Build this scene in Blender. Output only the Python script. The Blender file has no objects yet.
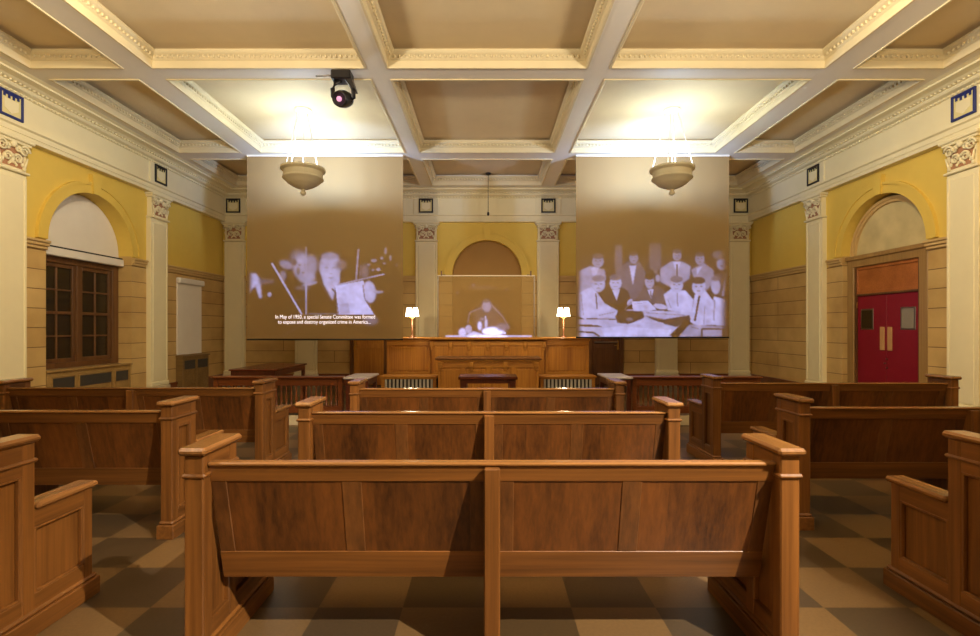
import bpy, bmesh, math, random
import numpy as np
from mathutils import Vector, Matrix
random.seed(7)
PI = math.pi
sc = bpy.context.scene
COL = sc.collection
F, HC, VX, VY = 505.0, 1.52, 487.0, 328.0      # focal (px), eye height, vanishing point in the 980x636 frame

# ------------------------------------------------------------------ materials
def lin(c):
    c = c / 255.0
    return c / 12.92 if c <= 0.04045 else ((c + 0.055) / 1.055) ** 2.4
def rgb(r, g, b): return (lin(r), lin(g), lin(b), 1.0)

class NT:
    def __init__(s, name):
        s.m = bpy.data.materials.new(name); s.m.use_nodes = True
        s.t = s.m.node_tree; s.n = s.t.nodes; s.l = s.t.links
        s.b = s.n['Principled BSDF']; s.out = s.n['Material Output']
    def new(s, typ, **kw):
        n = s.n.new(typ)
        for k, v in kw.items():
            if k in n.inputs.keys(): n.inputs[k].default_value = v
            else: setattr(n, k, v)
        return n
    def link(s, a, b): s.l.new(a, b)

def paint(name, col, rough=0.6, bump=0.0, scale=30, var=0.06, metal=0.0, spec=0.5):
    t = NT(name)
    t.b.inputs['Roughness'].default_value = rough
    t.b.inputs['Metallic'].default_value = metal
    t.b.inputs['Specular IOR Level'].default_value = spec
    tc = t.new('ShaderNodeTexCoord')
    nz = t.new('ShaderNodeTexNoise', Scale=scale * 0.1, Detail=4.0)
    t.link(tc.outputs['Object'], nz.inputs['Vector'])
    mx = t.new('ShaderNodeMix', data_type='RGBA')
    t.link(nz.outputs['Fac'], mx.inputs['Factor'])
    mx.inputs['A'].default_value = tuple(c * (1 - var) for c in col[:3]) + (1,)
    mx.inputs['B'].default_value = tuple(min(1, c * (1 + var)) for c in col[:3]) + (1,)
    t.link(mx.outputs['Result'], t.b.inputs['Base Color'])
    if bump:
        n2 = t.new('ShaderNodeTexNoise', Scale=float(scale), Detail=3.0)
        t.link(tc.outputs['Object'], n2.inputs['Vector'])
        bp = t.new('ShaderNodeBump', Strength=bump, Distance=0.01)
        t.link(n2.outputs['Fac'], bp.inputs['Height']); t.link(bp.outputs['Normal'], t.b.inputs['Normal'])
    return t.m

def wood(name, axis, dark, light, rough=0.40, board=0.0):
    t = NT(name)
    tc = t.new('ShaderNodeTexCoord')
    mp = t.new('ShaderNodeMapping')
    s = [38.0, 38.0, 38.0]; s[axis] = 1.0
    mp.inputs['Scale'].default_value = s
    oi = t.new('ShaderNodeObjectInfo')
    addv = t.new('ShaderNodeVectorMath', operation='MULTIPLY_ADD')
    addv.inputs[1].default_value = (1, 1, 1)
    cmb = t.new('ShaderNodeMath', operation='MULTIPLY'); cmb.inputs[1].default_value = 37.0
    t.link(oi.outputs['Random'], cmb.inputs[0])
    t.link(tc.outputs['Object'], addv.inputs[0]); t.link(cmb.outputs[0], addv.inputs[2])
    t.link(addv.outputs[0], mp.inputs['Vector'])
    n1 = t.new('ShaderNodeTexNoise', Scale=1.0, Detail=6.0, Roughness=0.62, Distortion=0.1)
    t.link(mp.outputs[0], n1.inputs['Vector'])
    mp2 = t.new('ShaderNodeMapping')
    s2 = [4.0, 4.0, 4.0]; s2[axis] = 0.2
    mp2.inputs['Scale'].default_value = s2
    t.link(addv.outputs[0], mp2.inputs['Vector'])
    n2 = t.new('ShaderNodeTexNoise', Scale=1.0, Detail=2.0)
    t.link(mp2.outputs[0], n2.inputs['Vector'])
    ma = t.new('ShaderNodeMath', operation='MULTIPLY_ADD')
    t.link(n1.outputs['Fac'], ma.inputs[0]); ma.inputs[1].default_value = 0.55
    mb = t.new('ShaderNodeMath', operation='MULTIPLY'); mb.inputs[1].default_value = 0.5
    t.link(n2.outputs['Fac'], mb.inputs[0]); t.link(mb.outputs[0], ma.inputs[2])
    last = ma.outputs[0]
    if board:                                   # veneer leaves of slightly different tone
        sx = t.new('ShaderNodeSeparateXYZ'); t.link(tc.outputs['Object'], sx.inputs[0])
        dv = t.new('ShaderNodeMath', operation='DIVIDE'); dv.inputs[1].default_value = board
        t.link(sx.outputs[0], dv.inputs[0])
        fl = t.new('ShaderNodeMath', operation='FLOOR'); t.link(dv.outputs[0], fl.inputs[0])
        ad = t.new('ShaderNodeMath', operation='ADD'); t.link(fl.outputs[0], ad.inputs[0]); t.link(cmb.outputs[0], ad.inputs[1])
        wn = t.new('ShaderNodeTexWhiteNoise', noise_dimensions='1D'); t.link(ad.outputs[0], wn.inputs['W'])
        m3 = t.new('ShaderNodeMath', operation='MULTIPLY_ADD'); t.link(wn.outputs['Value'], m3.inputs[0])
        m3.inputs[1].default_value = 0.16; 
        m4 = t.new('ShaderNodeMath', operation='SUBTRACT'); t.link(last, m4.inputs[0]); m4.inputs[1].default_value = 0.08
        t.link(m4.outputs[0], m3.inputs[2]); last = m3.outputs[0]
    rp = t.new('ShaderNodeValToRGB')
    rp.color_ramp.elements[0].position = 0.34; rp.color_ramp.elements[0].color = dark
    rp.color_ramp.elements[1].position = 0.72; rp.color_ramp.elements[1].color = light
    t.link(last, rp.inputs[0]); t.link(rp.outputs[0], t.b.inputs['Base Color'])
    t.b.inputs['Roughness'].default_value = rough
    bp = t.new('ShaderNodeBump', Strength=0.08, Distance=0.004)
    t.link(n1.outputs['Fac'], bp.inputs['Height']); t.link(bp.outputs['Normal'], t.b.inputs['Normal'])
    return t.m

def stone(name, ua):
    t = NT(name)
    tc = t.new('ShaderNodeTexCoord'); sp = t.new('ShaderNodeSeparateXYZ'); cb = t.new('ShaderNodeCombineXYZ')
    t.link(tc.outputs['Object'], sp.inputs[0])
    t.link(sp.outputs[ua], cb.inputs[0]); t.link(sp.outputs[2], cb.inputs[1])
    br = t.new('ShaderNodeTexBrick', Scale=1.0)
    br.inputs['Brick Width'].default_value = 2.7; br.inputs['Row Height'].default_value = 0.305
    br.inputs['Mortar Size'].default_value = 0.007; br.inputs['Mortar Smooth'].default_value = 0.3
    br.inputs['Color1'].default_value = rgb(213, 180, 116); br.inputs['Color2'].default_value = rgb(203, 166, 100)
    br.inputs['Mortar'].default_value = rgb(120, 88, 48)
    t.link(cb.outputs[0], br.inputs['Vector'])
    nz = t.new('ShaderNodeTexNoise', Scale=2.2, Detail=5.0); t.link(tc.outputs['Object'], nz.inputs['Vector'])
    mx = t.new('ShaderNodeMix', data_type='RGBA', blend_type='MULTIPLY'); mx.inputs['Factor'].default_value = 1
    rp = t.new('ShaderNodeValToRGB')
    rp.color_ramp.elements[0].position = 0.3; rp.color_ramp.elements[0].color = (0.80, 0.76, 0.70, 1)
    rp.color_ramp.elements[1].position = 0.65; rp.color_ramp.elements[1].color = (1, 1, 1, 1)
    t.link(nz.outputs['Fac'], rp.inputs[0])
    t.link(br.outputs['Color'], mx.inputs['A']); t.link(rp.outputs[0], mx.inputs['B'])
    t.link(mx.outputs['Result'], t.b.inputs['Base Color'])
    bp = t.new('ShaderNodeBump', Strength=0.5, Distance=0.01, invert=True)
    t.link(br.outputs['Fac'], bp.inputs['Height']); t.link(bp.outputs['Normal'], t.b.inputs['Normal'])
    t.b.inputs['Roughness'].default_value = 0.75
    return t.m

def floor_mat():
    t = NT('checkered_floor_tile')
    T = 0.4575
    tc = t.new('ShaderNodeTexCoord')
    dv = t.new('ShaderNodeVectorMath', operation='SCALE'); dv.inputs['Scale'].default_value = 1 / T
    t.link(tc.outputs['Object'], dv.inputs[0])
    fl = t.new('ShaderNodeVectorMath', operation='FLOOR'); t.link(dv.outputs[0], fl.inputs[0])
    sp = t.new('ShaderNodeSeparateXYZ'); t.link(fl.outputs[0], sp.inputs[0])
    ad = t.new('ShaderNodeMath', operation='ADD'); t.link(sp.outputs[0], ad.inputs[0]); t.link(sp.outputs[1], ad.inputs[1])
    md = t.new('ShaderNodeMath', operation='FLOORED_MODULO'); md.inputs[1].default_value = 2; t.link(ad.outputs[0], md.inputs[0])
    wn = t.new('ShaderNodeTexWhiteNoise', noise_dimensions='2D')
    t.link(fl.outputs[0], wn.inputs['Vector'])
    nz = t.new('ShaderNodeTexNoise', Scale=60.0, Detail=4.0); t.link(tc.outputs['Object'], nz.inputs['Vector'])
    light = t.new('ShaderNodeMix', data_type='RGBA')
    light.inputs['A'].default_value = rgb(114, 88, 54); light.inputs['B'].default_value = rgb(108, 85, 56)
    dark = t.new('ShaderNodeMix', data_type='RGBA')
    dark.inputs['A'].default_value = rgb(72, 56, 34); dark.inputs['B'].default_value = rgb(76, 62, 46)
    t.link(wn.outputs['Value'], light.inputs['Factor']); t.link(wn.outputs['Value'], dark.inputs['Factor'])
    mx = t.new('ShaderNodeMix', data_type='RGBA'); t.link(md.outputs[0], mx.inputs['Factor'])
    t.link(light.outputs['Result'], mx.inputs['A']); t.link(dark.outputs['Result'], mx.inputs['B'])
    m2 = t.new('ShaderNodeMix', data_type='RGBA', blend_type='MULTIPLY'); m2.inputs['Factor'].default_value = 1
    rp = t.new('ShaderNodeValToRGB')
    rp.color_ramp.elements[0].position = 0.3; rp.color_ramp.elements[0].color = (.82, .82, .82, 1)
    rp.color_ramp.elements[1].position = 0.7
    t.link(nz.outputs['Fac'], rp.inputs[0])
    t.link(mx.outputs['Result'], m2.inputs['A']); t.link(rp.outputs[0], m2.inputs['B'])
    t.link(m2.outputs['Result'], t.b.inputs['Base Color'])
    t.b.inputs['Roughness'].default_value = 0.38
    return t.m

def emit(name, col, strength):
    t = NT(name)
    t.b.inputs['Base Color'].default_value = col
    t.b.inputs['Emission Color'].default_value = col
    t.b.inputs['Emission Strength'].default_value = strength
    return t.m

M = {}
WD, WL = rgb(74, 43, 15), rgb(146, 94, 42)
M['wx'] = wood('oak_grain_across', 0, WD, WL)
M['wy'] = wood('oak_grain_deep', 1, WD, WL)
M['wz'] = wood('oak_grain_upright', 2, WD, WL)
M['wp'] = wood('oak_panel_veneer', 2, rgb(60, 33, 12), rgb(124, 74, 30), board=0.27)
M['wcap'] = wood('oak_cap_grain', 1, rgb(88, 54, 24), rgb(160, 112, 62), rough=.22)
M['wcap2'] = wood('oak_top_rail_grain', 0, rgb(88, 54, 24), rgb(160, 112, 62), rough=.22)
M['wst'] = wood('oak_stile_veneer', 2, rgb(64, 37, 16), rgb(126, 80, 38), rough=.4)
M['gx'] = wood('golden_oak_across', 0, rgb(150, 92, 28), rgb(206, 144, 54))
M['gz'] = wood('golden_oak_upright', 2, rgb(150, 90, 26), rgb(208, 144, 52))
M['mx'] = wood('mahogany_across', 0, rgb(70, 30, 18), rgb(118, 60, 36), rough=0.25)
M['mz'] = wood('mahogany_upright', 2, rgb(64, 28, 16), rgb(104, 52, 32), rough=0.3)
M['rx'] = wood('red_brown_wood', 0, rgb(92, 48, 22), rgb(142, 80, 42), rough=0.3)
M['dz'] = wood('dark_door_wood', 2, rgb(84, 50, 22), rgb(126, 80, 38))
M['winw'] = wood('window_frame_wood', 2, rgb(74, 46, 24), rgb(124, 84, 46))
M['radw'] = wood('radiator_cover_wood', 0, rgb(140, 108, 58), rgb(186, 150, 90))
M['radd'] = wood('dark_radiator_cover_wood', 0, rgb(112, 86, 46), rgb(156, 124, 74))
M['stone_side'] = stone('coursed_limestone_side', 1)
M['stone_back'] = stone('coursed_limestone_back', 0)
M['stonecap'] = paint('limestone_moulding', rgb(205, 172, 112), 0.7, 0.1)
M['yellow'] = paint('yellow_plaster', rgb(226, 194, 88), 0.7, 0.05, 60, 0.04)
M['cream'] = paint('cream_plaster', rgb(238, 226, 184), 0.6, 0.05, 50, 0.04)
M['rosy'] = paint('rosy_ornament_ground', rgb(176, 128, 92), 0.8)
M['beam'] = paint('warm_white_beam_plaster', rgb(236, 228, 210), 0.6, 0.03, 50, 0.03)
M['crown'] = paint('cream_crown_plaster', rgb(222, 206, 164), 0.65)
M['coffer'] = paint('beige_coffer_plaster', rgb(224, 202, 158), 0.75, 0.03, 40, 0.05)
M['tymp'] = paint('weathered_tympanum_plaster', rgb(206, 188, 136), 0.8, 0.15, 26, 0.32)
M['niche'] = paint('tan_niche_plaster', rgb(172, 132, 72), 0.8, 0.05, 20, 0.08)
M['navy'] = paint('navy_tile', rgb(34, 46, 112), 0.4)
M['blackframe'] = paint('near_black_tile', rgb(28, 26, 30), 0.4)
M['platew'] = paint('pale_plaque_ground', rgb(226, 212, 150), 0.6)
M['white'] = paint('white_blind_fabric', rgb(236, 228, 212), 0.7)
M['blindc'] = paint('cool_white_blind_box', rgb(232, 226, 214), 0.5)
M['red'] = paint('burgundy_door_paint', rgb(134, 12, 34), 0.45, 0.02, 30, 0.06)
M['brass'] = paint('brass', rgb(190, 150, 80), 0.3, metal=1.0)
M['steel'] = paint('brushed_steel', rgb(150, 140, 125), 0.35, metal=1.0)
M['bronze'] = wood('bronze_brown_door_surround', 2, rgb(138, 104, 56), rgb(176, 140, 84), rough=0.4)
M['transom'] = wood('orange_brown_transom', 0, rgb(150, 84, 34), rgb(188, 114, 56))
M['black'] = paint('black_metal', rgb(26, 22, 22), 0.35)
M['sheentop'] = paint('tabletop_with_painted_sheen', rgb(206, 196, 192), 0.3)  # pale tone paints in the screens' reflection on the tabletops
M['pushp'] = paint('aged_brass_plate', rgb(196, 150, 96), 0.45)
M['sheenglass'] = paint('glass_with_painted_reflection', rgb(150, 140, 126), 0.15)  # whitish reflection put into the pane's base colour
M['dark'] = paint('dark_grille', rgb(30, 26, 22), 0.7)
M['greyg'] = paint('grey_grille_slats', rgb(92, 84, 74), 0.5)
M['lightbar'] = paint('pale_grey_bars', rgb(196, 190, 176), 0.5)
M['marble'] = paint('pale_marble_plinth', rgb(214, 200, 168), 0.4)
M['bowl'] = paint('tan_alabaster_bowl', rgb(200, 186, 148), 0.55, 0.15, 40, 0.12)
M['chain'] = paint('white_chain', rgb(240, 236, 226), 0.5)
M['shade'] = emit('glowing_lamp_shade', rgb(255, 236, 200), 5.0)
M['lens'] = emit('lilac_lens', rgb(206, 140, 176), .5)
M['floor'] = floor_mat()
M['caption'] = emit('white_caption_text', rgb(250, 240, 245), .5)
def glass_mat():
    t = NT('dark_window_glass')
    t.b.inputs['Base Color'].default_value = rgb(58, 46, 24)
    t.b.inputs['Roughness'].default_value = 0.06
    t.b.inputs['Specular IOR Level'].default_value = 0.6
    tr = t.new('ShaderNodeBsdfTransparent'); mx = t.new('ShaderNodeMixShader'); mx.inputs[0].default_value = 0.75
    t.link(tr.outputs[0], mx.inputs[1]); t.link(t.b.outputs[0], mx.inputs[2]); t.link(mx.outputs[0], t.out.inputs[0])
    return t.m
M['glass'] = glass_mat()

# ------------------------------------------------------------------ mesh helpers
class MB:
    def __init__(s): s.v = []; s.f = []; s.mi = []; s.mats = []; s.smooth = []
    def mat(s, m):
        if m not in s.mats: s.mats.append(m)
        return s.mats.index(m)
    def add(s, vs, fs, m, smooth=False):
        o = len(s.v); k = s.mat(m)
        s.v += [tuple(p) for p in vs]
        for f in fs: s.f.append(tuple(o + i for i in f)); s.mi.append(k); s.smooth.append(smooth)
    def box(s, x0, x1, y0, y1, z0, z1, m, bev=0.0, shear=None):
        if x0 > x1: x0, x1 = x1, x0
        if y0 > y1: y0, y1 = y1, y0
        j = lambda: random.uniform(.0001, .0009)                # no two faces of neighbouring pieces share a plane exactly
        if x1 - x0 > .01: x0 -= j(); x1 += j()
        if y1 - y0 > .01: y0 -= j(); y1 += j()
        if z1 - z0 > .01: z0 -= j() if z0 > .001 else 0; z1 += j()
        b = min(bev, (x1 - x0) * .45, (y1 - y0) * .45, (z1 - z0) * .45)
        if b <= 0:
            vs = [(x, y, z) for x in (x0, x1) for y in (y0, y1) for z in (z0, z1)]
            fs = [(0, 1, 3, 2), (4, 6, 7, 5), (0, 4, 5, 1), (2, 3, 7, 6), (0, 2, 6, 4), (1, 5, 7, 3)]
        else:                                                   # chamfered box
            vs = []; idx = {}
            for i, x in enumerate((x0, x1)):
                for j, y in enumerate((y0, y1)):
                    for k, z in enumerate((z0, z1)):
                        sx, sy, sz = (b if i == 0 else -b), (b if j == 0 else -b), (b if k == 0 else -b)
                        for a, p in enumerate(((x, y + sy, z + sz), (x + sx, y, z + sz), (x + sx, y + sy, z))):
                            idx[i, j, k, a] = len(vs); vs.append(p)
            fs = []
            for i in (0, 1): fs.append([idx[i, 0, 0, 0], idx[i, 1, 0, 0], idx[i, 1, 1, 0], idx[i, 0, 1, 0]])
            for j in (0, 1): fs.append([idx[0, j, 0, 1], idx[1, j, 0, 1], idx[1, j, 1, 1], idx[0, j, 1, 1]])
            for k in (0, 1): fs.append([idx[0, 0, k, 2], idx[1, 0, k, 2], idx[1, 1, k, 2], idx[0, 1, k, 2]])
            for i in (0, 1):
                for j in (0, 1): fs.append([idx[i, j, 0, 0], idx[i, j, 1, 0], idx[i, j, 1, 1], idx[i, j, 0, 1]])
                for k in (0, 1): fs.append([idx[i, 0, k, 0], idx[i, 1, k, 0], idx[i, 1, k, 2], idx[i, 0, k, 2]])
            for j in (0, 1):
                for k in (0, 1): fs.append([idx[0, j, k, 1], idx[1, j, k, 1], idx[1, j, k, 2], idx[0, j, k, 2]])
            for i in (0, 1):
                for j in (0, 1):
                    for k in (0, 1): fs.append([idx[i, j, k, 0], idx[i, j, k, 1], idx[i, j, k, 2]])
        if shear: vs = [shear(*p) for p in vs]
        s.add(vs, fs, m)
    def prism(s, pts, axis, a0, a1, m):
        """pts: 2-D outline; extruded along axis (0: pts=(y,z); 1: pts=(x,z); 2: pts=(x,y))"""
        def P(p, a):
            return (a, p[0], p[1]) if axis == 0 else ((p[0], a, p[1]) if axis == 1 else (p[0], p[1], a))
        n = len(pts)
        vs = [P(p, a0) for p in pts] + [P(p, a1) for p in pts]
        fs = [tuple(range(n)), tuple(range(n, 2 * n))] + [(i, (i + 1) % n, n + (i + 1) % n, n + i) for i in range(n)]
        s.add(vs, fs, m)
    def lathe(s, prof, m, c=(0, 0, 0), n=24, smooth=True):
        vs = []; fs = []
        for (r, z) in prof:
            for k in range(n):
                a = 2 * PI * k / n; vs.append((c[0] + r * math.cos(a), c[1] + r * math.sin(a), c[2] + z))
        for i in range(len(prof) - 1):
            for k in range(n):
                fs.append((i * n + k, i * n + (k + 1) % n, (i + 1) * n + (k + 1) % n, (i + 1) * n + k))
        s.add(vs, fs, m, smooth)
    def tube(s, pts, r, m, n=8):
        pts = [Vector(p) for p in pts]; vs = []; fs = []
        for i, p in enumerate(pts):
            d = (pts[min(i + 1, len(pts) - 1)] - pts[max(i - 1, 0)]).normalized()
            u = d.cross(Vector((0, 0, 1)) if abs(d.z) < .9 else Vector((1, 0, 0))).normalized(); w = d.cross(u)
            rr = r[i] if isinstance(r, (list, tuple)) else r
            for k in range(n):
                a = 2 * PI * k / n; vs.append(p + (u * math.cos(a) + w * math.sin(a)) * rr)
        for i in range(len(pts) - 1):
            for k in range(n): fs.append((i * n + k, i * n + (k + 1) % n, (i + 1) * n + (k + 1) % n, (i + 1) * n + k))
        fs.append(tuple(range(n))); fs.append(tuple(range((len(pts) - 1) * n, len(pts) * n)))
        s.add(vs, fs, m, True)
    def egg(s, c, rx, ry, rz, m, n=6, rings=4):
        vs = []; fs = []
        for i in range(1, rings):
            t = PI * i / rings
            for k in range(n):
                a = 2 * PI * k / n
                vs.append((c[0] + rx * math.sin(t) * math.cos(a), c[1] + ry * math.sin(t) * math.sin(a), c[2] + rz * math.cos(t)))
        top = len(vs); vs.append((c[0], c[1], c[2] + rz)); vs.append((c[0], c[1], c[2] - rz))
        for i in range(rings - 2):
            for k in range(n): fs.append((i * n + k, i * n + (k + 1) % n, (i + 1) * n + (k + 1) % n, (i + 1) * n + k))
        for k in range(n):
            fs.append((top, k, (k + 1) % n)); b = (rings - 2) * n; fs.append((top + 1, b + (k + 1) % n, b + k))
        s.add(vs, fs, m, True)
    def build(s, name, parent=None, T=None):
        me = bpy.data.meshes.new(name)
        vs = [tuple(T @ Vector(p)) for p in s.v] if T is not None else s.v
        me.from_pydata(vs, [], s.f)
        for m in s.mats: me.materials.append(m)
        me.polygons.foreach_set('material_index', s.mi); me.polygons.foreach_set('use_smooth', s.smooth)
        bm = bmesh.new(); bm.from_mesh(me); bmesh.ops.recalc_face_normals(bm, faces=bm.faces); bm.to_mesh(me); bm.free()
        o = bpy.data.objects.new(name, me); COL.objects.link(o)
        if parent: o.parent = parent
        return o

def empty(name, loc=(0, 0, 0), rz=0.0):
    o = bpy.data.objects.new(name, None); COL.objects.link(o); o.location = loc; o.rotation_euler = (0, 0, rz)
    o.empty_display_size = 0.1
    return o
def tag(o, label=None, cat=None, group=None, kind=None):
    if label: o['label'] = label
    if cat: o['category'] = cat
    if group: o['group'] = group
    if kind: o['kind'] = kind
    return o
def struct(o, label=None): return tag(o, label, kind='structure')
def copy_tree(root, loc, label=None, rz=None):
    def cp(o, parent):
        c = o.copy(); COL.objects.link(c)
        if parent: c.parent = parent
        for ch in [x for x in COL.objects if x.parent == o and x != c]: cp(ch, c)
        return c
    r = cp(root, None); r.location = loc
    if rz is not None: r.rotation_euler = (0, 0, rz)
    if label: r['label'] = label
    return r

# ------------------------------------------------------------------ room dimensions
XW, YB, YR = 7.0, 13.4, -3.3                 # half width, back wall (in front of the camera), rear wall behind the camera
ZE, ZS, ZP = 4.315, 5.12, 5.37               # entablature bottom, beam soffit, coffer panel
ZD0, ZD1 = 2.76, 2.90                        # dado cap
# floor
m = MB(); m.box(-XW - .4, XW + .4, YR - .3, YB + .5, -0.1, 0, M['floor']); struct(m.build('floor'), 'checkered brown and olive tile floor')

def arch_wall(mb, P, u0, u1, z_top, uc, r, zs, matlow, mathigh, zd, reveal, w=None):
    """wall face with a round-headed opening. P(u, z, depth) -> point; opening from the floor up, half width r"""
    def q(a, b, c, d, mt): mb.add([P(*a), P(*b), P(*c), P(*d)], [(0, 1, 2, 3)], mt)
    for (a, b) in ((u0, uc - r), (uc + r, u1)):
        q((a, 0, 0), (b, 0, 0), (b, zd, 0), (a, zd, 0), matlow)
        q((a, zd, 0), (b, zd, 0), (b, z_top, 0), (a, z_top, 0), mathigh)
    N = 32
    arc = [(uc + r * math.cos(PI - PI * i / N), zs + r * math.sin(PI * i / N)) for i in range(N + 1)]
    for i in range(N):
        (a, za), (b, zb) = arc[i], arc[i + 1]
        q((a, za, 0), (b, zb, 0), (b, z_top, 0), (a, z_top, 0), mathigh)
        q((a, za, 0), (b, zb, 0), (b, zb, reveal), (a, za, reveal), mathigh)
    for u in (uc - r, uc + r):
        q((u, 0, 0), (u, zs, 0), (u, zs, reveal), (u, 0, reveal), matlow)

def arch_ring(mb, P, uc, zs, r0, r1, d0, mt, N=32):
    """moulded archivolt: face at depth d0 (negative = proud)"""
    prof = [(r0, 0.0), (r0, d0), (r1 - .05, d0), (r1 - .05, d0 - .02), (r1, d0 - .02), (r1, 0.0)]
    vs = []; fs = []
    for i in range(N + 1):
        a = PI - PI * i / N
        for (r, d) in prof: vs.append(P(uc + r * math.cos(a), zs + r * math.sin(a), d))
    n = len(prof)
    for i in range(N):
        for k in range(n - 1): fs.append((i * n + k, i * n + k + 1, (i + 1) * n + k + 1, (i + 1) * n + k))
    mb.add(vs, fs, mt)

PL = lambda u, z, d: (-XW - d, u, z)          # left wall:  u = y, depth goes outwards
PR = lambda u, z, d: (XW + d, u, z)           # right wall
PB = lambda u, z, d: (u, YB + d, z)           # back wall:  u = x
def bx(mb, P, u0, u1, d0, d1, z0, z1, mt, bev=0.0):
    a, b = P(u0, z0, d0), P(u1, z1, d1)
    mb.box(a[0], b[0], a[1], b[1], z0, z1, mt, bev)

UC, RA = 8.98, 0.965
# left wall with arched window opening and a second small opening filled by a blind
for nm, P in (('wall_left', PL), ('wall_right', PR)):
    mb = MB()
    arch_wall(mb, P, YR, 13.4, ZS + .3, UC, RA, 2.93, M['stone_side'], M['yellow'], ZD0, .37 if P is PL else .2)
    # slab behind the face so that the wall has thickness
    bx(mb, P, YR, UC - RA - .03, .38, .5, 0, ZS + .3, M['yellow']); bx(mb, P, UC + RA + .03, YB, .38, .5, 0, ZS + .3, M['yellow'])
    bx(mb, P, UC - RA - .03, UC + RA + .03, .38, .5, 3.95, ZS + .3, M['yellow'])
    struct(mb.build(nm), 'left side wall of coursed limestone below yellow plaster' if P is PL else 'right side wall of coursed limestone below yellow plaster')
mb = MB()
arch_wall(mb, PB, -XW, XW, ZS + .3, 0.0, .92, 2.93, M['stone_back'], M['yellow'], ZD0, .18)
bx(mb, PB, -XW, XW, .19, .4, 0, ZS + .3, M['yellow'])
mb.add([PB(-.93, 0, .18), PB(.93, 0, .18), PB(.93, 4, .18), PB(-.93, 4, .18)], [(0, 1, 2, 3)], M['niche'])
struct(mb.build('wall_back'), 'back wall with central arched niche')
mb = MB(); mb.box(-XW, XW, YR - .25, YR, 0, ZS + .3, M['cream']); struct(mb.build('wall_rear'))

# arch surrounds
tn = [0]
def trim(o, label=None):
    return struct(o, label)
def tname(): tn[0] += 1; return 'trim_%d' % tn[0]
for P, uc, zs, r0, r1, lab in ((PL, UC, 2.93, RA, 1.16, 'yellow arch moulding with keystone over the left window'),
                               (PR, UC, 2.93, RA, 1.16, 'yellow arch moulding with keystone over the red door'),
                               (PB, 0, 2.93, .92, 1.15, 'yellow arch moulding over the central niche')):
    mb = MB(); arch_ring(mb, P, uc, zs, r0, r1, -.035, M['yellow'])
    kt = 4.22 if P is not PB else 4.18
    a = P(uc - .09, 0, -.075); b = P(uc + .09, 0, 0)
    pts = [(uc - .07, zs + r0 - .01), (uc + .07, zs + r0 - .01), (uc + .11, kt), (uc - .11, kt)]
    if P is PB: mb.prism(pts, 1, YB - .075, YB + .0, M['yellow'])
    else:
        sx = -1 if P is PL else 1; mb.prism(pts, 0, sx * (XW - .075), sx * XW, M['yellow'])
    trim(mb.build(tname()), lab)

# dado caps
def dado(P, segs, lab):
    mb = MB()
    for u0, u1 in segs:
        for d, z0, z1 in ((-.03, ZD0, ZD0 + .05), (-.06, ZD0 + .05, ZD0 + .1), (-.085, ZD0 + .1, ZD1)):
            bx(mb, P, u0, u1, d, 0, z0, z1, M['stonecap'], .008)
    trim(mb.build(tname()), lab)
dado(PL, ((YR, 7.08), (7.59, UC - RA + .01), (UC + RA - .01, 10.33), (10.93, YB)), 'limestone dado moulding along the left wall')
dado(PR, ((YR, 7.08), (7.59, UC - RA + .01), (UC + RA - .01, 10.33), (10.93, YB)), 'limestone dado moulding along the right wall')
dado(PB, ((-6.4, -5.07), (-4.5, -1.9), (-1.32, -.92), (.92, 1.32), (1.9, 4.45), (5.03, 6.4)), 'limestone dado moulding along the back wall')

# baseboards
for P, segs, nm in ((PL, ((YR, 7.08), (7.59, UC - RA - .05), (UC + RA + .05, 10.33), (10.93, YB - .02)), 'baseboard_left'),
                    (PR, ((YR, 7.08), (7.59, UC - RA - .05), (UC + RA + .05, 10.33), (10.93, YB - .02)), 'baseboard_right'),
                    (PB, ((-6.4, -5.07), (-4.45, -3.65), (3.6, 4.45), (5.03, 6.4)), 'baseboard_back')):
    mb = MB()
    for u0, u1 in segs: bx(mb, P, u0, u1, -.04, 0, 0, .30, M['rx']); bx(mb, P, u0, u1, -.055, 0, .27, .31, M['rx'])
    struct(mb.build(nm))

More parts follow.
